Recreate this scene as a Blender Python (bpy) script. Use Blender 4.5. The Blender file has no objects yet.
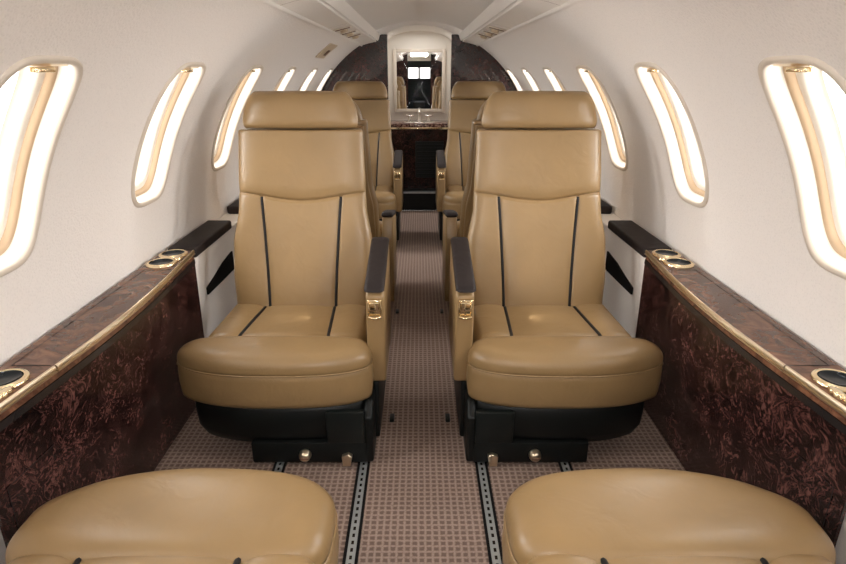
import bpy, bmesh, math, random
from mathutils import Vector, Matrix

C = bpy.context.scene.collection
SC = bpy.context.scene
PI = math.pi
random.seed(4)

# ---------------------------------------------------------------- camera
cam_d = bpy.data.cameras.new('camera')
cam = bpy.data.objects.new('camera', cam_d)
C.objects.link(cam)
SC.camera = cam
CAM = Vector((-0.003, 0.0, 1.15))
cam.location = CAM
cam.rotation_euler = (math.radians(90 - 20.06), 0, 0)
cam_d.sensor_width = 36
cam_d.lens = 575 / 846 * 36
cam_d.shift_x = 4 / 846
cam_d.clip_start = 0.02

# ---------------------------------------------------------------- world, exposure
W = bpy.data.worlds.new('daylight')
SC.world = W
W.use_nodes = True
bg = W.node_tree.nodes['Background']
bg.inputs[0].default_value = (1.0, 0.98, 0.95, 1)
bg.inputs[1].default_value = 3.0
vs = SC.view_settings
vs.view_transform = 'Standard'
vs.look = 'None'
vs.gamma = 1
vs.use_curve_mapping = False
vs.exposure = 0.16


def area(name, loc, target, sx, sy, power, col=(1, 1, 1), spread=PI):
    d = bpy.data.lights.new(name, 'AREA')
    d.shape = 'RECTANGLE'
    d.size = sx
    d.size_y = sy
    d.energy = power
    d.color = col
    d.spread = spread
    o = bpy.data.objects.new(name, d)
    C.objects.link(o)
    o.location = loc
    o.rotation_euler = (Vector(target) - Vector(loc)).to_track_quat('-Z', 'Y').to_euler()
    return o


WIN_Y = [1.132 + 0.710 * k for k in range(-3, 6)]
WIN_POWER = 26.0
for y in WIN_Y:
    for s in (-1, 1):
        area('window_daylight', (s * 1.22, y, 1.17), (0, y, 0.85), 0.42, 0.55, WIN_POWER * (0.75 if y < 0.8 else 1.0), (1, 0.99, 0.98))
# added fill lights hidden behind the inner moulding to brighten the ceiling
for s in (-1, 1):
    area('ceiling_fill_light', (s * 0.324, 1.8, 1.418), (s * 0.20, 1.8, 1.50), 0.012, 5.6, 5.0, (1, 0.98, 0.96))
# softbox-like key light added above and behind the camera, shining aft
area('camera_key_light', (0.0, -0.45, 1.455), (0.0, 2.4, 1.10), 0.30, 0.06, 10.0, (1, 0.98, 0.97))
area('vanity_area_light', (0.0, 5.25, 1.47), (0.0, 5.25, 0.0), 0.30, 0.12, 1.8, (1, 0.99, 0.97))  # area light over the counter, aimed straight down

# ---------------------------------------------------------------- materials


def new_mat(name):
    m = bpy.data.materials.new(name)
    m.use_nodes = True
    nt = m.node_tree
    return m, nt, nt.nodes['Principled BSDF']


def plain(name, col, rough=0.5, metal=0.0, coat=0.0, spec=0.5):
    m, nt, b = new_mat(name)
    b.inputs['Base Color'].default_value = (*col, 1)
    b.inputs['Roughness'].default_value = rough
    b.inputs['Metallic'].default_value = metal
    b.inputs['Coat Weight'].default_value = coat
    b.inputs['Coat Roughness'].default_value = 0.05
    b.inputs['Specular IOR Level'].default_value = spec
    return m


def N(nt, t, **kw):
    n = nt.nodes.new(t)
    for k, v in kw.items():
        if k.startswith('i_'):
            n.inputs[k[2:].replace('_', ' ')].default_value = v
        else:
            setattr(n, k, v)
    return n


def ramp(nt, stops):
    r = nt.nodes.new('ShaderNodeValToRGB')
    while len(r.color_ramp.elements) < len(stops):
        r.color_ramp.elements.new(0.5)
    for e, (p, c) in zip(r.color_ramp.elements, stops):
        e.position = p
        e.color = (*c, 1)
    return r


def leather(name, col, rough, scale=420, bump=0.08, var=0.12):
    m, nt, b = new_mat(name)
    L = nt.links
    tc = N(nt, 'ShaderNodeTexCoord')
    vo = N(nt, 'ShaderNodeTexVoronoi', i_Scale=scale)
    no = N(nt, 'ShaderNodeTexNoise', i_Scale=9.0, i_Detail=3.0)
    wr = N(nt, 'ShaderNodeTexNoise', i_Scale=14.0, i_Detail=2.0, i_Distortion=1.2)
    for n in (vo, no, wr):
        L.new(tc.outputs['Object'], n.inputs['Vector'])
    r = ramp(nt, [(0.3, tuple(c * (1 - var) for c in col)), (0.7, tuple(min(1, c * (1 + var)) for c in col))])
    L.new(no.outputs['Fac'], r.inputs['Fac'])
    L.new(r.outputs['Color'], b.inputs['Base Color'])
    b.inputs['Roughness'].default_value = rough
    bp = N(nt, 'ShaderNodeBump', i_Strength=bump, i_Distance=0.0006)
    L.new(vo.outputs['Distance'], bp.inputs['Height'])
    b2 = N(nt, 'ShaderNodeBump', i_Strength=0.25, i_Distance=0.006)
    L.new(wr.outputs['Fac'], b2.inputs['Height'])
    L.new(bp.outputs['Normal'], b2.inputs['Normal'])
    L.new(b2.outputs['Normal'], b.inputs['Normal'])
    return m


def fabric(name, col, scale=230, bump=0.5, rough=0.9, dist=0.0012, var=0.05):
    m, nt, b = new_mat(name)
    L = nt.links
    tc = N(nt, 'ShaderNodeTexCoord')
    no = N(nt, 'ShaderNodeTexNoise', i_Scale=scale, i_Detail=2.0)
    vo = N(nt, 'ShaderNodeTexVoronoi', i_Scale=scale * 0.6)
    for n in (no, vo):
        L.new(tc.outputs['Object'], n.inputs['Vector'])
    mx = N(nt, 'ShaderNodeMath', operation='ADD')
    L.new(no.outputs['Fac'], mx.inputs[0])
    L.new(vo.outputs['Distance'], mx.inputs[1])
    r = ramp(nt, [(0.45, tuple(c * (1 - var) for c in col)), (0.95, tuple(min(1, c * (1 + var)) for c in col))])
    L.new(mx.outputs[0], r.inputs['Fac'])
    L.new(r.outputs['Color'], b.inputs['Base Color'])
    b.inputs['Roughness'].default_value = rough
    b.inputs['Specular IOR Level'].default_value = 0.2
    bp = N(nt, 'ShaderNodeBump', i_Strength=bump, i_Distance=dist)
    L.new(mx.outputs[0], bp.inputs['Height'])
    L.new(bp.outputs['Normal'], b.inputs['Normal'])
    return m


def burl(name, stops, rough=0.25, coat=0.8, scale=5.0, swirl=2.6):
    m, nt, b = new_mat(name)
    L = nt.links
    tc = N(nt, 'ShaderNodeTexCoord')
    n1 = N(nt, 'ShaderNodeTexNoise', i_Scale=scale, i_Detail=3.0, i_Distortion=1.0)
    L.new(tc.outputs['Object'], n1.inputs['Vector'])
    sc = N(nt, 'ShaderNodeVectorMath', operation='SCALE')
    sc.inputs['Scale'].default_value = 0.22
    L.new(n1.outputs['Color'], sc.inputs[0])
    ad = N(nt, 'ShaderNodeVectorMath', operation='ADD')
    L.new(tc.outputs['Object'], ad.inputs[0])
    L.new(sc.outputs[0], ad.inputs[1])
    n2 = N(nt, 'ShaderNodeTexNoise', i_Scale=scale * 4.2, i_Detail=5.0, i_Roughness=0.62, i_Distortion=swirl)
    L.new(ad.outputs[0], n2.inputs['Vector'])
    n3 = N(nt, 'ShaderNodeTexNoise', i_Scale=scale * 0.8, i_Detail=2.0)
    L.new(tc.outputs['Object'], n3.inputs['Vector'])
    m1 = N(nt, 'ShaderNodeMath', operation='MULTIPLY_ADD')
    m1.inputs[1].default_value = 0.35
    L.new(n3.outputs['Fac'], m1.inputs[0])
    L.new(n2.outputs['Fac'], m1.inputs[2])
    r = ramp(nt, stops)
    L.new(m1.outputs[0], r.inputs['Fac'])
    L.new(r.outputs['Color'], b.inputs['Base Color'])
    b.inputs['Roughness'].default_value = rough
    b.inputs['Coat Weight'].default_value = coat
    b.inputs['Coat Roughness'].default_value = 0.03
    b.inputs['Specular IOR Level'].default_value = 0.3
    return m


def carpet_mat():
    m, nt, b = new_mat('woven_carpet')
    L = nt.links
    tc = N(nt, 'ShaderNodeTexCoord')
    sp = N(nt, 'ShaderNodeSeparateXYZ')
    L.new(tc.outputs['Object'], sp.inputs[0])

    def wave(out, k, ph=0.0):
        a = N(nt, 'ShaderNodeMath', operation='MULTIPLY_ADD')
        a.inputs[1].default_value = k
        a.inputs[2].default_value = ph
        L.new(out, a.inputs[0])
        s = N(nt, 'ShaderNodeMath', operation='SINE')
        L.new(a.outputs[0], s.inputs[0])
        return s.outputs[0]
    wob = N(nt, 'ShaderNodeTexNoise', i_Scale=150.0, i_Detail=2.0)
    L.new(tc.outputs['Object'], wob.inputs['Vector'])
    wx = wave(sp.outputs['X'], 2 * PI / 0.0185)
    wy = wave(sp.outputs['Y'], 2 * PI / 0.0185)
    mx = N(nt, 'ShaderNodeMath', operation='MINIMUM')
    L.new(wx, mx.inputs[0])
    L.new(wy, mx.inputs[1])
    ad = N(nt, 'ShaderNodeMath', operation='MULTIPLY_ADD')
    ad.inputs[1].default_value = 1.8
    L.new(wob.outputs['Fac'], ad.inputs[0])
    L.new(mx.outputs[0], ad.inputs[2])
    r = ramp(nt, [(0.34, (0.41, 0.30, 0.245)), (0.74, (0.20, 0.135, 0.108))])
    mr = N(nt, 'ShaderNodeMapRange')
    mr.inputs[1].default_value = -1.0
    mr.inputs[2].default_value = 1.6
    L.new(ad.outputs[0], mr.inputs[0])
    L.new(mr.outputs[0], r.inputs['Fac'])
    fine = N(nt, 'ShaderNodeTexNoise', i_Scale=700.0, i_Detail=1.0)
    L.new(tc.outputs['Object'], fine.inputs['Vector'])
    mul = N(nt, 'ShaderNodeMix', data_type='RGBA', blend_type='MULTIPLY')
    mul.inputs['Factor'].default_value = 0.45
    L.new(r.outputs['Color'], mul.inputs[6])
    L.new(fine.outputs['Fac'], mul.inputs[7])
    L.new(mul.outputs[2], b.inputs['Base Color'])
    b.inputs['Roughness'].default_value = 0.95
    b.inputs['Specular IOR Level'].default_value = 0.1
    inv = N(nt, 'ShaderNodeMath', operation='MULTIPLY')
    inv.inputs[1].default_value = -1
    L.new(mr.outputs[0], inv.inputs[0])
    bp = N(nt, 'ShaderNodeBump', i_Strength=0.7, i_Distance=0.003)
    L.new(inv.outputs[0], bp.inputs['Height'])
    L.new(bp.outputs['Normal'], b.inputs['Normal'])
    return m


def glass_mat():
    m = bpy.data.materials.new('window_glass')
    m.use_nodes = True
    nt = m.node_tree
    nt.nodes.clear()
    L = nt.links
    o = N(nt, 'ShaderNodeOutputMaterial')
    tr = N(nt, 'ShaderNodeBsdfTransparent')
    tr.inputs[0].default_value = (0.97, 0.98, 0.98, 1)
    gl = N(nt, 'ShaderNodeBsdfGlossy')
    gl.inputs['Roughness'].default_value = 0.02
    mx = N(nt, 'ShaderNodeMixShader')
    mx.inputs[0].default_value = 0.05
    L.new(tr.outputs[0], mx.inputs[1])
    L.new(gl.outputs[0], mx.inputs[2])
    L.new(mx.outputs[0], o.inputs[0])
    return m


def granite_mat():
    m, nt, b = new_mat('red_granite')
    L = nt.links
    tc = N(nt, 'ShaderNodeTexCoord')
    vo = N(nt, 'ShaderNodeTexNoise', i_Scale=60.0, i_Detail=4.0)
    L.new(tc.outputs['Object'], vo.inputs['Vector'])
    r = ramp(nt, [(0.35, (0.04, 0.02, 0.02)), (0.5, (0.22, 0.11, 0.09)), (0.62, (0.5, 0.36, 0.3))])
    L.new(vo.outputs['Fac'], r.inputs['Fac'])
    L.new(r.outputs['Color'], b.inputs['Base Color'])
    b.inputs['Roughness'].default_value = 0.15
    return m


M = {}
M['tan'] = leather('tan_leather', (0.262, 0.166, 0.074), 0.38, var=0.06)
M['strap'] = plain('dark_piping', (0.006, 0.005, 0.005), 0.6, spec=0.3)
M['char'] = leather('charcoal_leather', (0.020, 0.014, 0.013), 0.62, var=0.05)
M['char'].node_tree.nodes['Principled BSDF'].inputs['Specular IOR Level'].default_value = 0.25
M['blk'] = plain('black_plastic', (0.0035, 0.0045, 0.0042), 0.45, spec=0.3)
M['blk2'] = plain('dark_metal', (0.005, 0.007, 0.0065), 0.4, spec=0.35)
M['gold'] = plain('gold_plate', (0.92, 0.76, 0.50), 0.20, 1.0)
M['goldsoft'] = plain('brushed_gold', (0.72, 0.60, 0.44), 0.33, 1.0)
M['chrome'] = plain('polished_chrome', (0.85, 0.82, 0.78), 0.1, 1.0)
M['alu'] = plain('anodised_aluminium', (0.42, 0.44, 0.44), 0.45, 0.7)
M['mirror'] = plain('mirror_silver', (0.93, 0.93, 0.92), 0.0, 1.0)
M['wall'] = fabric('wall_textile', (0.80, 0.75, 0.71), scale=260, bump=0.6, dist=0.0012, var=0.045)
M['panel'] = fabric('side_panel_vinyl', (0.82, 0.77, 0.72), scale=500, bump=0.15, rough=0.6)
M['ceil'] = fabric('ceiling_textile', (0.80, 0.755, 0.71), scale=600, bump=0.1, rough=0.8)
M['cream'] = plain('cream_plastic', (0.78, 0.72, 0.64), 0.35)
M['reveal'] = plain('white_reveal', (0.86, 0.80, 0.71), 0.30)
M['track'] = plain('track_tan_shading', (0.52, 0.37, 0.235), 0.5)  # tan colour imitates the shading inside the window reveal
M['lip'] = plain('window_lip', (0.66, 0.58, 0.49), 0.4)
M['beige'] = plain('beige_plastic', (0.62, 0.50, 0.36), 0.4)
M['brown'] = plain('brown_plastic', (0.14, 0.07, 0.04), 0.4)
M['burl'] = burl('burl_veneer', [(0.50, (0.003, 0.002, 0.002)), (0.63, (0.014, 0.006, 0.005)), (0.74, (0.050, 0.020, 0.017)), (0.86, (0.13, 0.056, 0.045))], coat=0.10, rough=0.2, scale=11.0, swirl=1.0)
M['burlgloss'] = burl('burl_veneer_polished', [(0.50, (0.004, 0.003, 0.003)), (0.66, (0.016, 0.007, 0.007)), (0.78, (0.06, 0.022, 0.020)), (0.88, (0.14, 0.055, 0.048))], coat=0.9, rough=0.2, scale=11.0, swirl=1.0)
M['burltop'] = burl('burl_veneer_top_lit', [(0.45, (0.05, 0.022, 0.014)), (0.62, (0.095, 0.042, 0.025)), (0.85, (0.22, 0.10, 0.055))], scale=4.0, coat=0.15, swirl=1.2)  # lighter than the front veneer: reflected brightness is put into the colour
M['carpet'] = carpet_mat()
M['glass'] = glass_mat()
M['granite'] = granite_mat()
M['well'] = plain('cup_well', (0.02, 0.025, 0.03), 0.12, 0.6)
M['edge'] = plain('carpet_edge', (0.004, 0.003, 0.003), 0.8, spec=0.2)
M['grey'] = plain('dark_gloss', (0.03, 0.024, 0.022), 0.12, 0.3)  # for the track slots and the painted reflection under the console trim

# ---------------------------------------------------------------- helpers


def obj(name, bm, mat, parent=None, smooth=True, angle=None):
    me = bpy.data.meshes.new(name)
    bmesh.ops.recalc_face_normals(bm, faces=bm.faces)
    for f in bm.faces:
        f.smooth = smooth
    bm.to_mesh(me)
    bm.free()
    if smooth and angle is not None:
        me.set_sharp_from_angle(angle=math.radians(angle))
    for m in (mat if isinstance(mat, (list, tuple)) else [mat]):
        me.materials.append(m)
    o = bpy.data.objects.new(name, me)
    C.objects.link(o)
    if parent is not None:
        o.parent = parent
    return o


def empty(name, loc=(0, 0, 0)):
    o = bpy.data.objects.new(name, None)
    C.objects.link(o)
    o.location = loc
    o.empty_display_size = 0.05
    return o


def tag(o, label, cat, group=None):
    o['label'] = label
    o['category'] = cat
    if group:
        o['group'] = group
    return o


def struct(o):
    o['kind'] = 'structure'
    return o


def bridge(bm, rows, closed=False, capa=False, capb=False):
    """rows of points -> grid; each row closed when asked"""
    vr = [[bm.verts.new(p) for p in r] for r in rows]
    n = len(vr[0])
    for a, b in zip(vr[:-1], vr[1:]):
        for i in range(n if closed else n - 1):
            j = (i + 1) % n
            bm.faces.new((a[i], a[j], b[j], b[i]))
    if capa:
        bm.faces.new(vr[0])
    if capb:
        bm.faces.new(vr[-1])
    return vr


def add_box(bm, lo, hi, bev=0.0, seg=2):
    x0, y0, z0 = lo
    x1, y1, z1 = hi
    vs_ = [bm.verts.new(p) for p in ((x0, y0, z0), (x1, y0, z0), (x1, y1, z0), (x0, y1, z0), (x0, y0, z1), (x1, y0, z1), (x1, y1, z1), (x0, y1, z1))]
    fs = [bm.faces.new([vs_[i] for i in q]) for q in ((0, 3, 2, 1), (4, 5, 6, 7), (0, 1, 5, 4), (1, 2, 6, 5), (2, 3, 7, 6), (3, 0, 4, 7))]
    if bev > 0:
        es = list({e for f in fs for e in f.edges})
        bmesh.ops.bevel(bm, geom=es, offset=bev, segments=seg, affect='EDGES', profile=0.5)


def box(lo, hi, bev=0.0, seg=2):
    bm = bmesh.new()
    add_box(bm, lo, hi, bev, seg)
    return bm


def add_prism(bm, poly, x0, x1, bev=0.0, seg=3, axis='x'):
    def P(a, t):
        if axis == 'x':
            return (t, a[0], a[1])
        if axis == 'y':
            return (a[0], t, a[1])
        return (a[0], a[1], t)
    a = [bm.verts.new(P(p, x0)) for p in poly]
    b = [bm.verts.new(P(p, x1)) for p in poly]
    n = len(poly)
    fs = [bm.faces.new(a), bm.faces.new(b[::-1])]
    for i in range(n):
        fs.append(bm.faces.new((a[i], a[(i + 1) % n], b[(i + 1) % n], b[i])))
    bmesh.ops.recalc_face_normals(bm, faces=fs)
    if bev > 0:
        es = list({e for f in fs for e in f.edges})
        bmesh.ops.bevel(bm, geom=es, offset=bev, segments=seg, affect='EDGES', profile=0.5)


def prism(poly, x0, x1, bev=0.0, seg=3, axis='x'):
    bm = bmesh.new()
    add_prism(bm, poly, x0, x1, bev, seg, axis)
    return bm


def add_tube(bm, pts, r, n=8, flat=1.0, up=Vector((0, 0, 1))):
    rows = []
    pts = [Vector(p) for p in pts]
    for i, p in enumerate(pts):
        t = (pts[min(i + 1, len(pts) - 1)] - pts[max(i - 1, 0)]).normalized()
        u = t.cross(up)
        if u.length < 1e-4:
            u = t.cross(Vector((1, 0, 0)))
        u.normalize()
        v = t.cross(u).normalized()
        rows.append([p + u * (r * math.cos(a)) + v * (r * flat * math.sin(a)) for a in [2 * PI * k / n for k in range(n)]])
    bridge(bm, rows, True, True, True)


def add_lathe(bm, prof, n=32, centre=(0, 0, 0), sx=1.0, sy=1.0, closed_ends=(False, False)):
    rows = []
    for r, z in prof:
        rows.append([(centre[0] + sx * r * math.cos(2 * PI * k / n), centre[1] + sy * r * math.sin(2 * PI * k / n), centre[2] + z) for k in range(n)])
    bridge(bm, rows, True, closed_ends[0], closed_ends[1])


def xform(bm, mat):
    bmesh.ops.transform(bm, matrix=mat, verts=bm.verts)
    return bm


# ================================================================ SHELL
R, ZC = 0.90, 0.575  # whole scene, camera height included, scaled up uniformly from image-pixel proportions
S0, S1 = -0.045, 0.930
Y0, Y1 = -1.353, 5.037


def wp(side, y, s, dr=0.0):
    """point on the curved cabin lining: y along the cabin, s arc length up from centre height"""
    a = s / R
    return (side * (R + dr) * math.cos(a), y, ZC + (R + dr) * math.sin(a))


WA, WB, WS = 0.137, 0.243, 0.417      # window half length, half height, arc of its centre
WN = 4.0


def outline(dx, ds, a, b):
    k = ((abs(dx) / a) ** WN + (abs(ds) / b) ** WN) ** (-1 / WN)
    return dx * k, ds * k


NY, NS = 14, 40


def bay_rect(yc):
    h = 0.355
    pts = []
    for i in range(NY):
        pts.append((-h + 2 * h * i / NY, S0 - WS))
    for i in range(NS):
        pts.append((h, S0 - WS + (S1 - S0) * i / NS))
    for i in range(NY):
        pts.append((h - 2 * h * i / NY, S1 - WS))
    for i in range(NS):
        pts.append((-h, S1 - WS - (S1 - S0) * i / NS))
    return pts


for side, nm in ((-1, 'wall_left'), (1, 'wall_right')):
    bm = bmesh.new()
    for yc in WIN_Y:
        rows = []
        rect = bay_rect(yc)
        for j in range(9):
            t = j / 8
            row = []
            for (dx, ds) in rect:
                ox, os_ = outline(dx, ds, WA, WB)
                row.append(wp(side, yc + ox + (dx - ox) * t, WS + os_ + (ds - os_) * t))
            rows.append(row)
        bridge(bm, rows, True)
    # plain ends of the lining fore and aft
    for ya, yb in ((Y0 - 0.30, Y0), (Y1, 5.70)):
        bridge(bm, [[wp(side, yy, S0 + (S1 - S0) * i / NS) for i in range(NS + 1)] for yy in (ya, yb)])
    bmesh.ops.remove_doubles(bm, verts=bm.verts, dist=1e-4)
    # outer skin so that the wall has thickness
    struct(obj(nm, bm, M['wall']))

# windows
prof = [(-0.001, 0.000), (0.000, -0.006), (0.004, -0.007), (0.009, -0.007), (0.013, -0.005), (0.015, 0.002),
        (0.017, 0.014), (0.020, 0.026), (0.022, 0.028), (0.029, 0.031), (0.032, 0.044), (0.036, 0.046), (0.044, 0.048), (0.048, 0.060), (0.053, 0.070), (0.060, 0.074)]
dirs = []
for i in range(96):
    a = 2 * PI * i / 96
    dirs.append((math.copysign(abs(math.cos(a)) ** 0.75, math.cos(a)), 1.5 * math.copysign(abs(math.sin(a)) ** 0.75, math.sin(a))))
k = 0
for side in (-1, 1):
    for yc in WIN_Y:
        k += 1
        w = struct(empty('window_%d' % k, wp(side, yc, WS)))
        off = Vector(wp(side, yc, WS))

        def ring(inset, dr, z0=0):
            return [Vector(wp(side, yc + o[0], WS + o[1], dr)) - off for o in (outline(d[0], d[1], WA - inset, WB - inset) for d in dirs)]
        bm = bmesh.new()
        bridge(bm, [ring(i, d) for i, d in prof[:6]], True)
        obj('window_frame', bm, M['lip'], w)
        bm = bmesh.new()
        bridge(bm, [ring(i, d) for i, d in prof[5:9]], True)
        obj('reveal', bm, M['reveal'], w)
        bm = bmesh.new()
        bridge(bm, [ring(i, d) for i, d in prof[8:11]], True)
        obj('track_tan_shading', bm, M['track'], w)  # stepped ring, its tan standing in for shading
        bm = bmesh.new()
        bridge(bm, [ring(i, d) for i, d in prof[10:]], True)
        obj('inner_frame', bm, M['reveal'], w)
        bm = bmesh.new()
        f_ = []
        for q in (1, 0.75, 0.5, 0.25, 0.02):
            f_.append([Vector(wp(side, yc + o[0] * q, WS + o[1] * q, 0.0735)) - off for o in (outline(d[0], d[1], WA - 0.0595, WB - 0.0595) for d in dirs)])
        bridge(bm, f_, True, False, True)
        obj('pane', bm, M['glass'], w)
        # retracted shade with its bronze pull at the top of the opening
        bm = bmesh.new()
        rows = []
        for (s_, dr) in ((0.219, 0.010), (0.211, 0.011), (0.209, 0.018), (0.214, 0.022), (0.220, 0.022)):
            rows.append([Vector(wp(side, yc + 0.085 * (2 * i / 10 - 1), WS + s_, dr)) - off for i in range(11)])
        bridge(bm, rows)
        sh = obj('shade', bm, M['goldsoft'], w)
        bm = bmesh.new()
        p = Vector(wp(side, yc, WS + 0.207, 0.008)) - off
        add_box(bm, (p.x - 0.006, p.y - 0.032, p.z - 0.006), (p.x + 0.006, p.y + 0.032, p.z + 0.004), 0.002)
        obj('shade_pull', bm, M['gold'], sh)

# lower side walls with ledge
XL = 0.802
for side, nm in ((-1, 'trim_1'), (1, 'trim_2')):
    poly = [(XL, 0.530), (XL + 0.003, 0.533), (0.905, 0.533), (0.905, 0.45), (0.86, 0.0), (0.820, 0.0)]
    bm = prism([(side * a, b) for a, b in poly], -1.40, 4.93, axis='y')
    struct(obj(nm, bm, M['panel'], smooth=False))

# overhead panels (reading light / air strips) and inner cove moulding
FRONT = -1.295
for side, nm in ((-1, 'trim_3'), (1, 'trim_4')):
    pr = [(0.462, 1.350), (0.461, 1.342), (0.454, 1.338), (0.446, 1.341), (0.442, 1.348), (0.40, 1.359), (0.35, 1.370), (0.340, 1.370), (0.336, 1.374), (0.336, 1.384), (0.348, 1.392), (0.40, 1.392), (0.462, 1.372)]
    bm = prism([(side * a, b) for a, b in pr], FRONT, 4.858, axis='y')
    struct(obj(nm, bm, M['ceil'], angle=40))
for side, nm in ((-1, 'trim_5'), (1, 'trim_6')):
    pr = [(0.329, 1.380), (0.325, 1.378), (0.317, 1.386), (0.309, 1.414), (0.305, 1.424), (0.310, 1.426), (0.329, 1.388)]
    bm = prism([(side * a, b) for a, b in pr], FRONT, 4.858, axis='y')
    struct(obj(nm, bm, M['beige' if False else 'ceil'], angle=50))
# ceiling arch
bm = bmesh.new()
rows = []
for yy in (FRONT, 0, 1.5, 3.0, 4.88):
    rows.append([(0.47 * t, yy, 1.375 + 0.145 * (1 - abs(t) ** 2.3)) for t in [i / 24 - 1 for i in range(49)]])
bridge(bm, rows)
struct(obj('ceiling', bm, M['ceil']))

# floor
bm = box((-0.95, -1.6, -0.05), (0.95, 5.0, 0.0))
struct(obj('floor', bm, M['carpet'], smooth=False))

# ---------------------------------------------------------------- aft bulkhead, step and vestibule
YB = 4.86


def wall_arc(a0, a1, n=28, r=R - 0.006):
    return [(r * math.cos(a0 + (a1 - a0) * i / n), ZC + r * math.sin(a0 + (a1 - a0) * i / n)) for i in range(n + 1)]


for side, nm in ((-1, 'wall_aft_left'), (1, 'wall_aft_right')):
    poly = [(0.265, 0.0), (0.80, 0.0), (0.86, 0.45)] + wall_arc(-0.05, 1.02, r=R + 0.003) + [(0.472, 1.365), (0.47, 1.385), (0.40, 1.425), (0.33, 1.425), (0.265, 1.425)]
    bm = prism([(side * a, b) for a, b in poly], YB, YB + 0.035, axis='y')
    p = struct(obj(nm, bm, M['burlgloss'], smooth=False))
for side, nm in ((-1, 'trim_7'), (1, 'trim_8')):
    bm = box((min(side * 0.250, side * 0.2645), YB - 0.012, 0.0), (max(side * 0.250, side * 0.2645), YB + 0.05, 1.425), 0.003)
    struct(obj(nm, bm, M['burlgloss'], smooth=False))
for side, nm in ((-1, 'trim_19'), (1, 'trim_20')):
    bm = box((min(side * 0.268, side * 0.47), YB, 1.427), (max(side * 0.268, side * 0.47), YB + 0.018, 1.52))
    struct(obj(nm, bm, M['ceil'], smooth=False))
# vestibule walls, ceiling and back wall
for side, nm in ((-1, 'wall_vestibule_left'), (1, 'wall_vestibule_right')):
    bm = box((min(side * 0.285, side * 0.300), YB + 0.06, 0.0), (max(side * 0.285, side * 0.300), 5.60, 1.56))
    struct(obj(nm, bm, M['cream'], smooth=False))
bm = box((-0.30, 5.56, 0.0), (0.30, 5.60, 1.6))
struct(obj('wall_aft', bm, M['cream'], smooth=False))
bm = bmesh.new()
rows = []
for yy in (YB + 0.02, 5.57):
    rows.append([(0.30 * t, yy, 1.37 + 0.125 * math.sqrt(max(0, 1 - t * t))) for t in [math.sin(PI * (i / 24 - 0.5)) for i in range(25)]])
bridge(bm, rows)
# the face of the arch toward the cabin
rr = rows[0]
top = [(p[0], p[1], 1.56) for p in rr]
bridge(bm, [rr, top])
struct(obj('ceiling_vestibule', bm, M['ceil'], angle=40))
bm = box((-0.264, 5.001, 0.0), (0.264, 5.58, 0.155))
struct(obj('floor_step', bm, M['blk'], smooth=False))
bm = box((-0.250, 4.992, 0.150), (0.250, 5.03, 0.162), 0.003)
struct(obj('trim_9', bm, M['alu'], smooth=False))

# ---------------------------------------------------------------- forward bulkhead and cockpit (seen in the mirror)
for side, nm in ((-1, 'wall_forward_left'), (1, 'wall_forward_right')):
    poly = [(0.235, 0.0), (0.80, 0.0), (0.86, 0.45)] + wall_arc(-0.05, 1.02) + [(0.472, 1.365), (0.47, 1.385), (0.40, 1.425), (0.33, 1.456), (0.235, 1.49)]
    bm = prism([(side * a, b) for a, b in poly], -1.34, -1.30, axis='y')
    struct(obj(nm, bm, M['burl'], smooth=False))
bm = box((-0.24, -1.33, 1.36), (0.24, -1.31, 1.53))
struct(obj('trim_10', bm, M['ceil'], smooth=False))
cp = struct(empty('wall_forward', (0, -2.5, 0)))
for lo, hi in (((-0.7, -0.02, 0), (0.7, 0.02, 1.02)), ((-0.7, -0.02, 1.24), (0.7, 0.02, 1.5)), ((-0.02, -0.02, 1.02), (0.02, 0.02, 1.24)), ((-0.7, -0.02, 1.02), (-0.24, 0.02, 1.24)), ((0.24, -0.02, 1.02), (0.7, 0.02, 1.24))):
    obj('windscreen_surround', box(lo, hi), M['blk'], cp, smooth=False)
obj('centre_pedestal', box((-0.12, 0.2, 0), (0.12, 0.9, 0.55), 0.02), M['blk'], cp)
for side, nm in ((-1, 'wall_cockpit_left'), (1, 'wall_cockpit_right')):
    struct(obj(nm, box((min(side * 0.66, side * 0.70), -2.46, 0), (max(side * 0.66, side * 0.70), -1.42, 1.5)), M['blk'], smooth=False))
struct(obj('floor_cockpit', box((-0.7, -2.6, -0.04), (0.7, -1.61, 0.0)), M['blk'], smooth=False))
struct(obj('ceiling_cockpit', box((-0.7, -2.6, 1.501), (0.7, -1.42, 1.54)), M['ceil'], smooth=False))

# ================================================================ SEATS


def sgnpow(v, p):
    return math.copysign(abs(v) ** p, v)


ZY = 0.745     # height of the yoke seam at its ends


def lerp_tab(tab, z):
    if z <= tab[0][0]:
        return tab[0][1]
    for (a, va), (b, vb) in zip(tab[:-1], tab[1:]):
        if z <= b:
            t = (z - a) / (b - a)
            t = t * t * (3 - 2 * t)
            return va + (vb - va) * t
    return tab[-1][1]


HW = [(0.28, 0.240), (0.36, 0.248), (0.46, 0.254), (0.56, 0.251), (0.70, 0.230), (0.76, 0.227), (0.95, 0.221)]
HD = [(0.28, 0.060), (0.50, 0.066), (0.75, 0.056), (0.95, 0.046)]
FY = [(0.28, 0.435), (0.40, 0.462), (0.75, 0.555), (0.96, 0.600)]     # front face, linear pieces


def fy(z):
    for (a, va), (b, vb) in zip(FY[:-1], FY[1:]):
        if z <= b:
            return va + (vb - va) * (z - a) / (b - a)
    return FY[-1][1]


def strip_x(z):
    """half distance of the two dark strips on the backrest"""
    return 0.119 + 0.022 * max(0, min(1, (z - 0.36) / 0.38)) ** 1.3


def seam_dz(x, hw):
    q = max(-1, min(1, x / hw))
    return -0.026 * math.cos(q * PI / 2) ** 2


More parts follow.
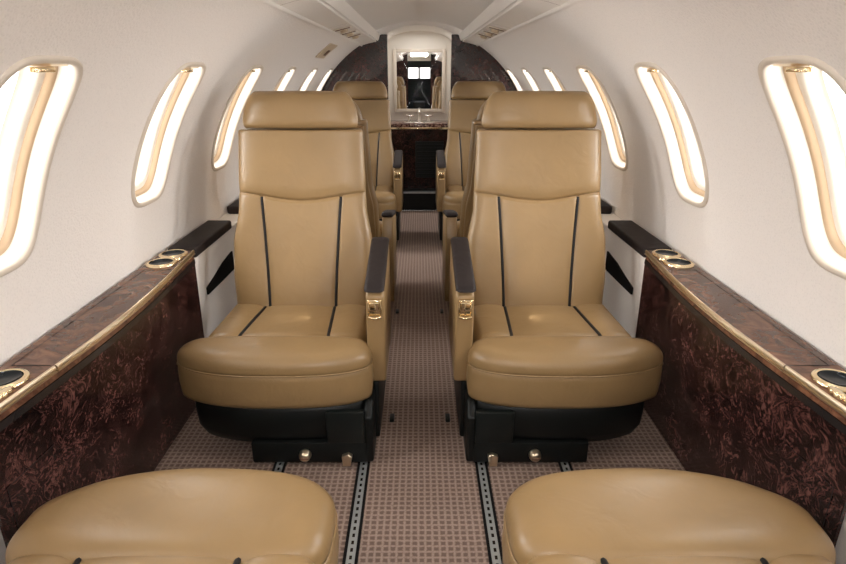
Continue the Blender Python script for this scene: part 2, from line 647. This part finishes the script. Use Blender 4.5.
def back_front(u, v, depth_off=0.0):
    """u in -1..1 across, v nominal height -> point on the front face"""
    hw, hd = lerp_tab(HW, v), lerp_tab(HD, v)
    x = hw * u
    z = v + seam_dz(x, hw) * math.exp(-((v - ZY) / 0.07) ** 2)
    n = 5.0
    prof_ = (1 - abs(u) ** n) ** (1 / n)
    y = fy(v) + hd - hd * prof_
    if v < ZY:
        t = min(1, max(0, (ZY - v) / 0.02))
        k = math.sin(PI * min(1, max(0, (v - 0.34) / (ZY - 0.34))))
        wing = max(0, (abs(x) - strip_x(v)) / (hw - strip_x(v)))
        y -= 0.016 * k * wing * prof_                       # side wings come forward
        y += 0.004 * k * (1 - wing)
        g = (abs(x) - strip_x(v)) / 0.006
        y += 0.005 * math.exp(-g * g)
        cp_ = x / strip_x(v)
        if abs(cp_) < 1:
            y -= 0.006 * (1 - cp_ ** 4)
    g = (v - ZY) / 0.0045
    y += 0.007 * math.exp(-g * g) * prof_
    if v > ZY:
        t = min(1, (v - ZY) / 0.03)
        y -= 0.009 * t * prof_ * (1 - 0.4 * abs(u) ** 3)
    return Vector((x, y + depth_off, z))


def bolster_outline(n=96, grow=0.0, square=False):
    """plan outline, local x toward the aisle, y back from the front edge"""
    pts = []
    for i in range(n):
        a = 2 * PI * i / n
        c, s = math.cos(a), math.sin(a)
        if s < 0:      # front half
            e = 3.6 if c > 0 else (2.15 if square else 2.5)
            b = 0.105
        else:
            e = (3.2 if c > 0 else 2.8) if not square else 5.0
            if square and s >= 0 and s < 0.3:
                f_ = abs(s) / 0.3
                e = (3.6 if c > 0 else 2.15) * (1 - f_) + 5.0 * f_
            b = 0.085
        k = (abs(c) ** e + abs(s) ** e) ** (-1 / e)
        x = (0.286 + grow) * c * k
        y = 0.105 + (b + grow) * s * k
        # the front edge bows forward at the middle
        if s < 0:
            y += 0.020 * (x / 0.286) ** 2 * min(1, abs(s) * 1.6)
        pts.append((x, y))
    return pts


SW = 0.0


def make_seat(name, side, xc, yfront, facing, arm_drop=0.0, recline=0.0, label='', deep=1.0, wide=1.0, head_drop=0.0, group=None):
    """side -1 left of the aisle; facing -1 looks toward the camera (forward face at small y)"""
    t = empty(name, (side * xc, yfront, 0))
    tag(t, label, 'seat', group)
    mx = -side

    def tr(p):
        return Vector((mx * p[0], -facing * p[1], p[2]))

    def out(nm, bm, mat, parent=None, angle=None, rec=False, smooth=True):
        for v in bm.verts:
            p = v.co
            if rec:
                p = p + Vector((0.011, 0, 0))
            if rec and recline:
                d = Vector((0, 0.47, 0.36))
                p = Matrix.Rotation(-recline, 4, 'X') @ (p - d) + d
                p.z += 0.02
            v.co = tr(p)
        return obj(nm, bm, mat, parent or t, smooth=smooth, angle=angle)

    def bol(grow=0.0):
        return [((x - 0.286) * wide + 0.286, y * deep) for x, y in bolster_outline(grow=grow, square=deep > 1.2)]

    # ---- front bolster
    bm = bmesh.new()
    o0 = bol()
    cx, cy = 0.0, 0.105 * deep
    rows = []
    for z, g in ((0.222, -0.030), (0.214, -0.022), (0.210, -0.010), (0.213, -0.002), (0.226, 0.0), (0.26, 0.003), (0.300, 0.002), (0.316, 0.0), (0.3195, -0.003), (0.323, 0.0), (0.330, 0.0005)):
        rows.append([(x, y, z) for x, y in bol(g)])
    for k_ in range(1, 19):
        q = k_ / 19
        s = math.cos(q * PI / 2) ** 0.62
        z = 0.330 + 0.052 * math.sin(q * PI / 2) ** 0.80
        rr_ = []
        for x, y in o0:
            tx = max(-0.185 * wide, min(0.185, x))
            ty = cy + 0.012
            rr_.append((tx + (x - tx) * s, ty + (y - ty) * s, z))
        rows.append(rr_)
    vr = bridge(bm, rows, True, True, True)
    bo = out('front_cushion', bm, M['tan'])
    bm = bmesh.new()
    rows = []
    for z, g in ((0.3165, 0.0005), (0.3175, 0.0022), (0.3195, 0.0030), (0.3215, 0.0022), (0.3225, 0.0005)):
        rows.append([(x, y, z) for x, y in bol(g)])
    bridge(bm, rows, True)
    out('seam_piping', bm, M['tan'], bo)

    # ---- seat cushion, three panels between two dark strips
    ysh = 0.065 if deep > 1.2 else 0.0

    def sx_at(y):
        return 0.142 - 0.018 * (y - 0.18) / 0.30

    def seat_z(x, y):
        if deep > 1.2:
            x = x * 0.25 / 0.268
        z = 0.352 + 0.010 * math.cos(min(1, abs(x) / 0.26) * PI / 2) ** 0.6
        w = sx_at(y)
        if abs(x) < w:
            z += 0.008 * (1 - (x / w) ** 4)
        else:
            q = (abs(x) - w) / (0.25 - w)
            z += 0.014 * math.sin(PI * min(1, q)) ** 0.7
        e = 0.254 - abs(x)
        if e < 0.02:
            z -= 0.02 * (1 - max(0, e) / 0.02) ** 2
        if y < 0.20 + ysh:
            z -= 0.03 * ((0.20 + ysh - y) / 0.04) ** 2
        z -= 0.010 * max(0, min(1, (y - 0.2) / 0.25))
        return z
    bm = bmesh.new()
    rows = []
    nx = 90
    ys = [0.165 + ysh + (0.315 - ysh) * j / 30 for j in range(31)]
    for y in ys:
        wx = (0.25 if deep < 1.2 else 0.268) + 0.008 * math.sin(PI * (y - 0.165) / 0.315)
        top_ = [(wx * (2 * i / nx - 1), y) for i in range(nx + 1)]
        row = [(-wx + 0.004, y, 0.20)] + [(-wx - 0.002, y, 0.27)] + [(x, yy, seat_z(x, yy) - (0.012 if abs(x) > wx - 0.001 else 0)) for x, yy in top_] + [(wx + 0.002, y, 0.27), (wx - 0.004, y, 0.20)]
        rows.append(row)
    bridge(bm, rows, True, True, True)
    sc_ = out('seat_cushion', bm, M['tan'], angle=60)
    for sg in (-1, 1):
        bm = bmesh.new()
        rows = []
        for j in range(26):
            y = 0.172 + ysh + (0.285 - ysh) * j / 25
            x = sg * sx_at(y)
            z = seat_z(x, y)
            rows.append([(x - 0.0060, y, z - 0.004), (x - 0.0050, y, z + 0.0035), (x, y, z + 0.0055), (x + 0.0050, y, z + 0.0035), (x + 0.0060, y, z - 0.004)])
        bridge(bm, rows, True, True, True)
        out('dark_strip', bm, M['strap'], sc_)

    # ---- backrest
    us = sorted(set([math.sin(PI / 2 * (2 * i / 76 - 1)) for i in range(77)] + [sg * (0.50 + 0.012 * j) for sg in (-1, 1) for j in range(16)]))
    us = [u for i, u in enumerate(us) if i == 0 or u - us[i - 1] > 0.002]
    vsr = [0.28 + 0.44 * i / 40 for i in range(41)] + [ZY + d for d in (-0.018, -0.012, -0.008, -0.005, -0.0025, 0, 0.0025, 0.005, 0.008, 0.012, 0.018, 0.028)] + [0.79 + 0.155 * i / 12 for i in range(13)]

    def back_rows(vlist, cap_top):
        rows = []
        for v in vlist:
            front = [back_front(u, v) for u in us]
            hw, hd = lerp_tab(HW, v), lerp_tab(HD, v)
            bk = []
            for j in range(1, 12):
                u = math.sin(PI / 2 * (1 - 2 * j / 12))
                pr_ = (1 - abs(u) ** 4) ** 0.25
                p0 = back_front(u, v)
                bk.append(Vector((p0.x, fy(v) + hd + hd * 0.9 * pr_, p0.z)))
            rows.append(front + bk)
        if cap_top:
            base = rows[-1]
            cx_ = Vector((0, fy(vlist[-1]) + lerp_tab(HD, vlist[-1]), 0))
            for q, dz in ((0.5, 0.006), (2.0, 0.0105), (5.0, 0.013), (12.0, 0.0145), (28, 0.015)):
                rr_ = []
                for p in base:
                    d = Vector((p.x, p.y - cx_.y, 0))
                    L_ = d.length
                    f = max(0.05, (L_ - q * 0.001 * (1 + q * 0.02)) / L_)
                    rr_.append(Vector((p.x * f, cx_.y + (p.y - cx_.y) * f, p.z + dz)))
                rows.append(rr_)
        return rows
    bm = bmesh.new()
    bridge(bm, back_rows(vsr, True), True, True, True)
    br = out('backrest', bm, M['tan'], rec=True)
    # dark strips running down the lower back
    for sg in (-1, 1):
        bm = bmesh.new()
        rows = []
        for j in range(41):
            v = 0.335 + (ZY - 0.004 - 0.335) * j / 40
            hw = lerp_tab(HW, v)
            c = strip_x(v)
            row = []
            for dx, dy in ((-0.0052, 0.004), (-0.0046, -0.0040), (0, -0.0060), (0.0046, -0.0040), (0.0052, 0.004)):
                p = back_front(sg * (c + 0) / hw, v)
                row.append((p.x + dx, p.y + dy, p.z))
            rows.append(row)
        bridge(bm, rows, True, True, True)
        out('dark_strip', bm, M['strap'], br, rec=True)
    # shell behind the backrest
    bm = bmesh.new()
    rows = []
    for v in [0.24 + 0.70 * i / 20 for i in range(21)]:
        hw, hd = lerp_tab(HW, v) - 0.012, 0.028
        yc_ = fy(v) + 2 * lerp_tab(HD, v) + 0.004
        rows.append([(hw * sgnpow(math.cos(a), 0.4), yc_ + hd * sgnpow(math.sin(a), 0.4), v) for a in [2 * PI * i / 40 for i in range(40)]])
    bridge(bm, rows, True, True, True)
    out('back_shell', bm, M['tan'], rec=True, angle=60)

    # ---- headrest
    bm = bmesh.new()
    rows = []
    NZ = 26
    for j in range(NZ + 1):
        q = -1 + 2 * j / NZ
        q = math.sin(q * PI / 2)
        f = max(0.02, (1 - abs(q) ** 4.0) ** (1 / 3.0))
        z = 1.024 - head_drop + 0.0615 * q
        hw = 0.206 - 0.026 * ((q + 1) / 2) ** 1.6
        hd = 0.050
        yc_ = 0.640 + 0.012 * q
        row = []
        for i in range(72):
            a = 2 * PI * i / 72
            c, s = math.cos(a), math.sin(a)
            x = hw * sgnpow(c, 0.42) * (0.90 + 0.10 * f) - 0.012 * max(0, q) ** 2 * sgnpow(c, 1)
            yy = yc_ + hd * sgnpow(s, 0.62) * f + (0.010 * (x / 0.2) ** 2 if s < 0 else 0)
            row.append((x, yy, z + 0.003 * (1 - (x / 0.2) ** 2) * max(0, q)))
        rows.append(row)
    bridge(bm, rows, True, True, True)
    out('headrest', bm, M['tan'], rec=True)

    # ---- arm on the aisle side
    ad = arm_drop
    x0, x1 = 0.272, 0.327
    if ad < 0.3:
        bm = bmesh.new()
        z0 = 0.237 if not ad else 0.05
        add_prism(bm, [(0.118, z0), (0.108, 0.30 - ad * 0.5), (0.106, 0.530 - ad), (0.150, 0.548 - ad), (0.44, 0.602 - ad), (0.465, 0.50 - ad), (0.465, z0)], x0, x1, 0.009, 3)
        arm = out('armrest', bm, M['tan'], angle=50)
        bm = bmesh.new()
        add_prism(bm, [(0.094, 0.542 - ad), (0.100, 0.556 - ad), (0.125, 0.566 - ad), (0.28, 0.598 - ad), (0.41, 0.622 - ad), (0.440, 0.620 - ad), (0.446, 0.600 - ad), (0.28, 0.569 - ad), (0.125, 0.541 - ad)], x0 - 0.004, x1 + 0.001, 0.012, 3)
        out('arm_pad', bm, M['char'], arm, angle=60)
        bm = bmesh.new()
        add_box(bm, (x0 + 0.005, 0.098, 0.468 - ad), (x1 - 0.008, 0.108, 0.520 - ad), 0.003, 2)
        add_box(bm, (x0 + 0.012, 0.093, 0.486 - ad), (x1 - 0.014, 0.099, 0.514 - ad), 0.0025, 2)
        for kx in (0.008, 0.027, 0.044):
            add_tube(bm, [(x0 + kx, 0.095, 0.474 - ad), (x0 + kx + 0.002, 0.091, 0.495 - ad), (x0 + kx, 0.095, 0.516 - ad)], 0.0028, 8)
        add_tube(bm, [(x0 + 0.008, 0.093, 0.468 - ad), (x0 + 0.028, 0.089, 0.4645 - ad), (x1 - 0.010, 0.093, 0.468 - ad)], 0.0042, 8)
        out('latch', bm, M['gold'], arm, angle=50)

    # ---- base: rounded black pan, pedestal and side box
    bm = bmesh.new()
    rows = []
    pan = [(0.209, -0.026), (0.195, -0.014), (0.150, -0.014), (0.105, -0.017), (0.070, -0.036), (0.056, -0.070)]
    for z, g in pan:
        rows.append([(x, min(y * 1.0 + max(0, y - 0.10) * 3.4, 0.48), z) for x, y in bolster_outline(grow=g)])
    bridge(bm, rows, True, True, True)
    ba = out('seat_base', bm, M['blk'], angle=50)
    bm = bmesh.new()
    add_box(bm, (-0.085, 0.012, 0.012), (0.270, 0.50, 0.085), 0.006)
    out('pedestal', bm, M['blk'], ba, angle=40)
    bm = bmesh.new()
    add_prism(bm, [(0.014, 0.012), (0.014, 0.17), (0.06, 0.21), (0.50, 0.235), (0.50, 0.012)], 0.262 - (0.03 if ad > 0.3 else 0), 0.290 - (0.03 if ad > 0.3 else 0), 0.008, 3)
    if ad < 0.3:
        add_prism(bm, [(0.12, 0.03), (0.12, 0.235), (0.50, 0.235), (0.50, 0.03)], 0.285, 0.303, 0.006, 3)
    out('side_cover', bm, M['blk'], ba, angle=40)
    # seams in the pan: thin raised lips
    bm = bmesh.new()
    add_box(bm, (0.150, 0.008, 0.085), (0.2655, 0.03, 0.195), 0.005)
    out('access_panel', bm, M['blk2'], ba, angle=40)
    # track feet
    for fx in (-0.010, 0.250):
        bm = bmesh.new()
        add_box(bm, (fx - 0.017, 0.07, 0.0052), (fx + 0.017, 0.46, 0.014), 0.002)
        out('track_foot', bm, M['blk2'], ba, angle=40)
    # gold knob and beige clip at the bottom front
    bm = bmesh.new()
    add_lathe(bm, [(0.0005, 0.016), (0.008, 0.0155), (0.013, 0.013), (0.017, 0.007), (0.0175, 0.0), (0.019, -0.002), (0.019, -0.010)], 24, closed_ends=(True, True))
    xform(bm, Matrix.Translation((0.080, 0.004, 0.044)) @ Matrix.Rotation(PI / 2, 4, 'X'))
    kn = out('release_knob', bm, M['goldsoft'], ba)
    bm = bmesh.new()
    add_box(bm, (0.067, -0.015, 0.043), (0.093, -0.0095, 0.046), 0.001)
    out('knob_bar', bm, M['brown'], kn, angle=40)
    bm = bmesh.new()
    add_prism(bm, [(0.196, 0.012), (0.220, 0.012), (0.226, 0.046), (0.214, 0.054), (0.194, 0.046)], -0.006, 0.011, 0.002, 2, axis='y')
    out('clip', bm, M['goldsoft'], ba, angle=40)
    return t


SEATS = [
    ('passenger_seat', -1, 0.433, 1.47, -1, 0.0, 0.0, 'tan leather seat facing the viewer, large one left of the aisle'),
    ('passenger_seat', 1, 0.433, 1.47, -1, 0.0, 0.0, 'tan leather seat facing the viewer, large one right of the aisle'),
    ('passenger_seat', -1, 0.452, 1.025, 1, 0.46, 1.15, 'tan leather seat cushion cropped at the bottom left edge, facing away'),
    ('passenger_seat', 1, 0.452, 1.025, 1, 0.46, 1.15, 'tan leather seat cushion cropped at the bottom right edge, facing away'),
    ('passenger_seat', -1, 0.455, 3.18, 1, 0.115, 0.0, 'tan seat facing away, hidden behind the large left seat except its low armrest'),
    ('passenger_seat', 1, 0.455, 3.18, 1, 0.115, 0.0, 'tan seat facing away, hidden behind the large right seat except its low armrest'),
    ('passenger_seat', -1, 0.448, 3.80, -1, 0.0, 0.0, 'rear tan leather seat against the left wood partition'),
    ('passenger_seat', 1, 0.448, 3.80, -1, 0.0, 0.0, 'rear tan leather seat against the right wood partition'),
]
for a in SEATS:
    near = a[2] == 0.452
    make_seat(*a, group='cabin passenger seats', deep=1.42 if near else 0.97, wide=1.02 if near else 1.035, head_drop=0.045 if 0.01 < a[5] < 0.2 else 0.0)

# ================================================================ SIDE CONSOLES


def edge_x(y, ya, yb):
    """inboard edge of the veneer ledge: bows into the cabin at mid length"""
    t = (y - ya) / (yb - ya)
    return 0.786 - 0.030 * math.sin(PI * t) ** 1.2


def make_console(side, ya, yb, label, detail=True):
    t = empty('side_console', (side * 0.80, (ya + yb) / 2, 0))
    tag(t, label, 'console', 'veneer side consoles')
    off = Vector(t.location)
    ny = 40
    Y = [ya + (yb - ya) * i / ny for i in range(ny + 1)]

    def out(nm, bm, mat, parent=None, **kw):
        for v in bm.verts:
            v.co = Vector((side * v.co.x, v.co.y, v.co.z)) - off
        return obj(nm, bm, mat, parent or t, **kw)
    # front panel
    bm = bmesh.new()
    rows = []
    for y in Y:
        e = edge_x(y, ya, yb)
        rows.append([(e + 0.006, y, 0.516), (0.5 * (e + 0.006) + 0.5 * 0.797, y, 0.34), (0.797, y, 0.16), (0.808, y, 0.012), (0.814, y, 0.012), (0.803, y, 0.16), (XL - 0.001, y, 0.34), (XL - 0.001, y, 0.516)])
    bridge(bm, rows, True, True, True)
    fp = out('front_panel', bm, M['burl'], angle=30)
    # band under the trim, coloured dark to imitate a reflection there
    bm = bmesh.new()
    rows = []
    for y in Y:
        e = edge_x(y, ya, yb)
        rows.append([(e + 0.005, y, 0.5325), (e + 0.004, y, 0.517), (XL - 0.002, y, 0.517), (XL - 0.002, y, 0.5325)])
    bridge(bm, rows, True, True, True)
    out('reflection_band', bm, M['grey'], angle=30)
    # top
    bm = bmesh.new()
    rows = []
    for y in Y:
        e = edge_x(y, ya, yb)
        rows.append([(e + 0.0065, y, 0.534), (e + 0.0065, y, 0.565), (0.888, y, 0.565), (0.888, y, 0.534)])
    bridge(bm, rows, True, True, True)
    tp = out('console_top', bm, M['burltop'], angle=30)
    # thin seams in the top
    bm = bmesh.new()
    cuts = (ya + 0.215, yb - 0.215)
    rows = [[(0.868 - dx, y, 0.5655) for dx in (0, 0.002)] for y in (cuts[0], cuts[1])]
    bridge(bm, rows)
    for cy_ in cuts:
        bridge(bm, [[(x, y, 0.5656) for x in (edge_x(cy_, ya, yb) + 0.013, 0.868)] for y in (cy_, cy_ + 0.003)])
    out('top_seam', bm, M['edge'], tp, smooth=False)
    # gold trim in three lengths
    for (a, b) in ((ya, cuts[0] - 0.002), (cuts[0] + 0.002, cuts[1] - 0.002), (cuts[1] + 0.002, yb)):
        bm = bmesh.new()
        rows = []
        for i in range(21):
            y = a + (b - a) * i / 20
            e = edge_x(y, ya, yb)
            k_ = math.sin(PI * (y - ya) / (yb - ya))
            w = 0.006
            rows.append([(e + w, y, 0.550), (e + 0.002, y, 0.550), (e, y, 0.551), (e, y, 0.554), (e + 0.004, y, 0.5555), (e + 0.001, y, 0.558), (e + 0.001, y, 0.563), (e + 0.003, y, 0.5662), (e + w, y, 0.5668)])
        bridge(bm, rows, True, True, True)
        out('edge_trim', bm, M['goldsoft'], tp, angle=40)
    # cup holders at both ends
    for base, sg in ((ya, 1), (yb, -1)):
        for j, dy in enumerate((0.052, 0.150)):
            cyy = base + sg * dy
            cxx = 0.840
            bm = bmesh.new()
            add_lathe(bm, [(0.036, 0.5662), (0.036, 0.571), (0.038, 0.5735), (0.0405, 0.5725), (0.042, 0.570), (0.0445, 0.571), (0.0465, 0.5695), (0.047, 0.5655)], 44, (cxx, cyy, 0))
            r1 = out('cup_holder', bm, M['gold'])
            bm = bmesh.new()
            add_lathe(bm, [(0.0360, 0.5715), (0.0345, 0.5665), (0.010, 0.5660), (0.001, 0.5660)], 32, (cxx, cyy, 0))
            out('cup_well', bm, M['well'], r1)
        # scalloped pull between the rings and the trim
        yy = base + sg * 0.101
        bm = bmesh.new()
        rows = []
        for rr_, zz in ((0.016, 0.5655), (0.0155, 0.571), (0.0135, 0.5735), (0.006, 0.5735), (0.001, 0.5735)):
            rows.append([(0.803 + rr_ * (1 + 0.10 * math.cos(9 * a)) * math.cos(a) * 0.62, yy + rr_ * (1 + 0.10 * math.cos(9 * a)) * math.sin(a) * 1.35, zz) for a in [2 * PI * q / 54 for q in range(54)]])
        bridge(bm, rows, True, False, True)
        out('cup_pull', bm, M['gold'])
    # small door outline at the near end and long door lines (thin dark gaps)
    bm = bmesh.new()

    def fx(y, z):
        e = edge_x(y, ya, yb) + 0.006
        if z > 0.34:
            tt = (0.516 - z) / 0.176
            return e + (0.5 * e + 0.5 * 0.797 - e) * tt - 0.0012
        if z > 0.16:
            tt = (0.34 - z) / 0.18
            m_ = 0.5 * e + 0.5 * 0.797
            return m_ + (0.797 - m_) * tt - 0.0012
        return 0.797 + 0.011 * (0.16 - z) / 0.148 - 0.0012

    def line(p, q, w=0.0022):
        n = 14
        rows = []
        for i in range(n + 1):
            y = p[0] + (q[0] - p[0]) * i / n
            z = p[1] + (q[1] - p[1]) * i / n
            dy, dz = (w, 0) if abs(p[0] - q[0]) < 1e-6 else (0, w)
            rows.append([(fx(y, z), y, z), (fx(y + dy, z + dz), y + dy, z + dz)])
        bridge(bm, rows)
    line((ya + 0.03, 0.40), (ya + 0.17, 0.40))
    line((ya + 0.03, 0.29), (ya + 0.03, 0.4022))
    out('door_gap', bm, M['edge'], fp, smooth=False)
    return t


make_console(-1, 0.868, 1.925, 'dark burl side console under the near left windows')
make_console(1, 0.868, 1.925, 'dark burl side console under the near right windows')
make_console(-1, 2.90, 3.70, 'dark burl side console left, hidden behind the large left seat')
make_console(1, 2.90, 3.70, 'dark burl side console right, hidden behind the large right seat')

# black padded arm ledges
PADS = [(-1, 1.932, 2.345, 'black leather padded ledge on the left ledge beside the large left seat'),
        (1, 1.932, 2.345, 'black leather padded ledge on the right ledge beside the large right seat'),
        (-1, 2.60, 2.892, 'black leather padded ledge behind the large left seat, only its tip showing'),
        (1, 2.60, 2.892, 'black leather padded ledge behind the large right seat, only its tip showing'),
        (-1, 3.708, 4.16, 'black leather padded ledge on the left ledge beside the rear left seat'),
        (1, 3.708, 4.16, 'black leather padded ledge on the right ledge beside the rear right seat'),
        (-1, 0.42, 0.861, 'black leather padded ledge at the near left edge'),
        (1, 0.42, 0.861, 'black leather padded ledge at the near right edge')]
for side, a, b, lab in PADS:
    bm = bmesh.new()
    add_box(bm, (0.786, a, 0.5335), (0.888, b, 0.570), 0.009, 4)
    for v in bm.verts:
        v.co.x *= side
    tag(obj('padded_ledge', bm, M['char'], angle=60), lab, 'padded ledge', 'padded side ledges')

# dark wedge pieces on the side panel beside the near seats
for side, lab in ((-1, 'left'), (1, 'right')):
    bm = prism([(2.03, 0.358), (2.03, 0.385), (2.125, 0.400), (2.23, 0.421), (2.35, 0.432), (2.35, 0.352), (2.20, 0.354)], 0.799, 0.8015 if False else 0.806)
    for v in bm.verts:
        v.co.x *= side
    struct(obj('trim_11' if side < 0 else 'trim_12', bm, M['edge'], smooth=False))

# ================================================================ FLOOR FITTINGS
n_ = 0
for x, ya, yb, lab in ((-0.183, -1.2, 1.50, 'seat track in the floor at the left edge of the aisle'),
                       (0.183, -1.2, 1.50, 'seat track in the floor at the right edge of the aisle'),
                       (-0.443, -1.2, 1.50, 'outer seat track under the left seats'),
                       (0.443, -1.2, 1.50, 'outer seat track under the right seats')):
    x += 0.008
    t = empty('seat_track', (x, (ya + yb) / 2, 0))
    tag(t, lab, 'floor track', 'seat tracks')
    L2 = (yb - ya) / 2
    bm = box((-0.011, -L2, 0.0005), (0.011, L2, 0.004), 0.001)
    obj('rail', bm, M['alu'], t, smooth=False)
    bm = bmesh.new()
    for i in range(110):
        yy = -L2 + (i + 0.5) * 2 * L2 / 110
        add_box(bm, (-0.0035, yy - 0.006, 0.0041), (0.0035, yy + 0.006, 0.0046))
    o = obj('locking_slots', bm, M['grey'], t, smooth=False)
    o['kind'] = 'stuff'
    for sg in (-1, 1):
        bm = box((min(sg * 0.0115, sg * 0.019), -L2, 0.0005), (max(sg * 0.0115, sg * 0.019), L2, 0.003))
        obj('rubber_edge', bm, M['edge'], t, smooth=False)
# little black floor stops along the aisle
for x, y, lab in ((-0.113, 2.70, 'small black floor stop left of the aisle, the farther one'), (0.113, 2.70, 'small black floor stop right of the aisle, the farther one'),
                  (-0.098, 1.74, 'small black floor stop left of the aisle, the nearer one'), (0.098, 1.74, 'small black floor stop right of the aisle, the nearer one')):
    bm = box((x - 0.008, y - 0.022, 0.0005), (x + 0.008, y + 0.022, 0.010), 0.003)
    tag(obj('floor_stop', bm, M['blk2'], angle=40), lab, 'floor fitting', 'aisle floor stops')

# ================================================================ OVERHEAD FITTINGS
PS = math.atan2(0.022, 0.092)


def overhead(side, y, kind, label, group):
    cx_, cz_ = 0.392, 1.3608
    root = empty('reading_light' if kind == 'light' else 'air_vent', (side * cx_, y, cz_))
    root.rotation_euler = (0, side * PS, 0)
    tag(root, label, 'reading light' if kind == 'light' else 'air vent', group)
    if kind == 'light':
        bm = bmesh.new()
        add_lathe(bm, [(0.024, -0.0005), (0.023, -0.005), (0.018, -0.006), (0.016, -0.003)], 28)
        obj('bezel', bm, M['cream'], root)
        bm = bmesh.new()
        add_lathe(bm, [(0.016, -0.003), (0.009, -0.006), (0.001, -0.007)], 24, closed_ends=(False, True))
        obj('lens', bm, M['chrome'], root)
    else:
        bm = box((-0.046, -0.070, -0.007), (0.046, 0.070, -0.0005), 0.004)
        obj('vent_body', bm, M['cream'], root, angle=40)
        bm = box((-0.038, -0.058, -0.0095), (0.038, -0.035, -0.0065), 0.001)
        obj('louvre', bm, M['brown'], root, angle=40)
        bm = bmesh.new()
        add_lathe(bm, [(0.022, -0.006), (0.020, -0.016), (0.013, -0.020), (0.001, -0.0205)], 20, (0.0, 0.020, 0), closed_ends=(False, True))
        obj('nozzle', bm, M['beige'], root)


names = ['nearest', 'middle', 'farthest']
for side, sn in ((-1, 'left'), (1, 'right')):
    for i, y in enumerate((3.22, 3.50, 3.78)):
        overhead(side, y, 'vent', 'cream air vent in the %s overhead panel, %s of its row of three' % (sn, names[i]), 'overhead air vents')
    # panel joints
    for q, y in enumerate((3.02, 2.0, 4.02)):
        bm = bmesh.new()
        bridge(bm, [[(side * a, yy, b - 0.0008) for a, b in ((0.442, 1.348), (0.40, 1.359), (0.35, 1.370))] for yy in (y, y + 0.004)])
        struct(obj('trim_%d' % (13 + q + (3 if side > 0 else 0)), bm, M['brown'], smooth=False))

# beige escape placard in the left wall above the windows
yc = 3.78
t = empty('wall_placard', wp(-1, yc, 0.80, -0.001))
tag(t, 'small beige plate with a brown inset on the left wall above the rear windows', 'wall plate')
off = Vector(t.location)


def wall_patch(y0, y1, s0, s1, d0, d1, side=-1):
    bm = bmesh.new()
    rows = []
    for j in range(7):
        s = s0 + (s1 - s0) * j / 6
        rows.append([Vector(wp(side, y0, s, d0)) - off, Vector(wp(side, y0, s, d1)) - off, Vector(wp(side, y1, s, d1)) - off, Vector(wp(side, y1, s, d0)) - off])
    bridge(bm, rows, True, True, True)
    return bm


obj('plate', wall_patch(yc - 0.16, yc + 0.14, 0.74, 0.86, -0.001, -0.006), M['beige'], t, smooth=False)
obj('inset', wall_patch(yc + 0.00, yc + 0.09, 0.765, 0.81, -0.0062, -0.008), M['brown'], t, smooth=False)

# ================================================================ VANITY
t = tag(empty('vanity_cabinet', (0, 5.2, 0.156)), 'dark burl vanity cabinet with a black louvred grille under the mirror', 'cabinet')
obj('cabinet_body', box((-0.264, 0.0, 0.0), (0.264, 0.355, 0.520)), M['burl'], t, smooth=False)
g = obj('grille', box((-0.035, -0.010, 0.10), (0.215, -0.0005, 0.42), 0.003), M['blk2'], t, smooth=False)
for i in range(9):
    obj('louvre', box((-0.025, -0.018, 0.125 + i * 0.032), (0.205, -0.0105, 0.139 + i * 0.032), 0.002), M['blk'], g, smooth=False)
t = tag(empty('vanity_counter', (0, 5.2, 0.678)), 'reddish granite counter with a gold front edge and round basin', 'counter')
obj('counter_top', box((-0.270, -0.02, 0.0), (0.270, 0.355, 0.050), 0.004), M['granite'], t, angle=40)
obj('gold_edge', box((-0.268, -0.034, 0.002), (0.268, -0.0205, 0.020), 0.005), M['gold'], t, angle=40)
bm = bmesh.new()
add_lathe(bm, [(0.115, 0.0505), (0.113, 0.057), (0.108, 0.058), (0.100, 0.0535), (0.05, 0.052), (0.001, 0.0515)], 40, (0, 0.11, 0), sx=1.2, sy=0.7)
obj('basin', bm, M['chrome'], t)
t = tag(empty('faucet', (0.0, 5.47, 0.7285)), 'polished faucet with two handles on the granite counter', 'faucet')
bm = bmesh.new()
add_lathe(bm, [(0.024, 0), (0.022, 0.01), (0.013, 0.016), (0.012, 0.05)], 20)
add_tube(bm, [(0, 0, 0.04), (0, -0.005, 0.075), (0, -0.04, 0.095), (0, -0.09, 0.09), (0, -0.12, 0.07)], 0.011, 12)
obj('spout', bm, M['chrome'], t)
for sx_ in (-0.085, 0.085):
    bm = bmesh.new()
    add_lathe(bm, [(0.020, 0), (0.018, 0.012), (0.011, 0.02), (0.010, 0.038)], 18, (sx_, 0, 0))
    add_tube(bm, [(sx_ - 0.035, -0.004, 0.052), (sx_, 0, 0.040), (sx_ + 0.035, 0.004, 0.052)], 0.008, 10)
    obj('handle', bm, M['chrome'], t)
t = tag(empty('wall_mirror', (0, 5.555, 0.80)), 'framed mirror on the aft wall reflecting the cabin', 'mirror')
obj('mirror_glass', box((-0.205, -0.012, 0.03), (0.205, -0.008, 0.515)), M['mirror'], t, smooth=False)
bm = bmesh.new()
for lo, hi in (((-0.235, -0.022, 0.0), (-0.205, -0.002, 0.545)), ((0.205, -0.022, 0.0), (0.235, -0.002, 0.545)), ((-0.205, -0.022, 0.515), (0.205, -0.002, 0.545)), ((-0.205, -0.022, 0.0), (0.205, -0.002, 0.03))):
    add_box(bm, lo, hi, 0.004)
obj('mirror_frame', bm, M['lip'], t, angle=40)
obj('mirror_backing', box((-0.205, -0.0078, 0.03), (0.205, -0.002, 0.515)), M['brown'], t, smooth=False)
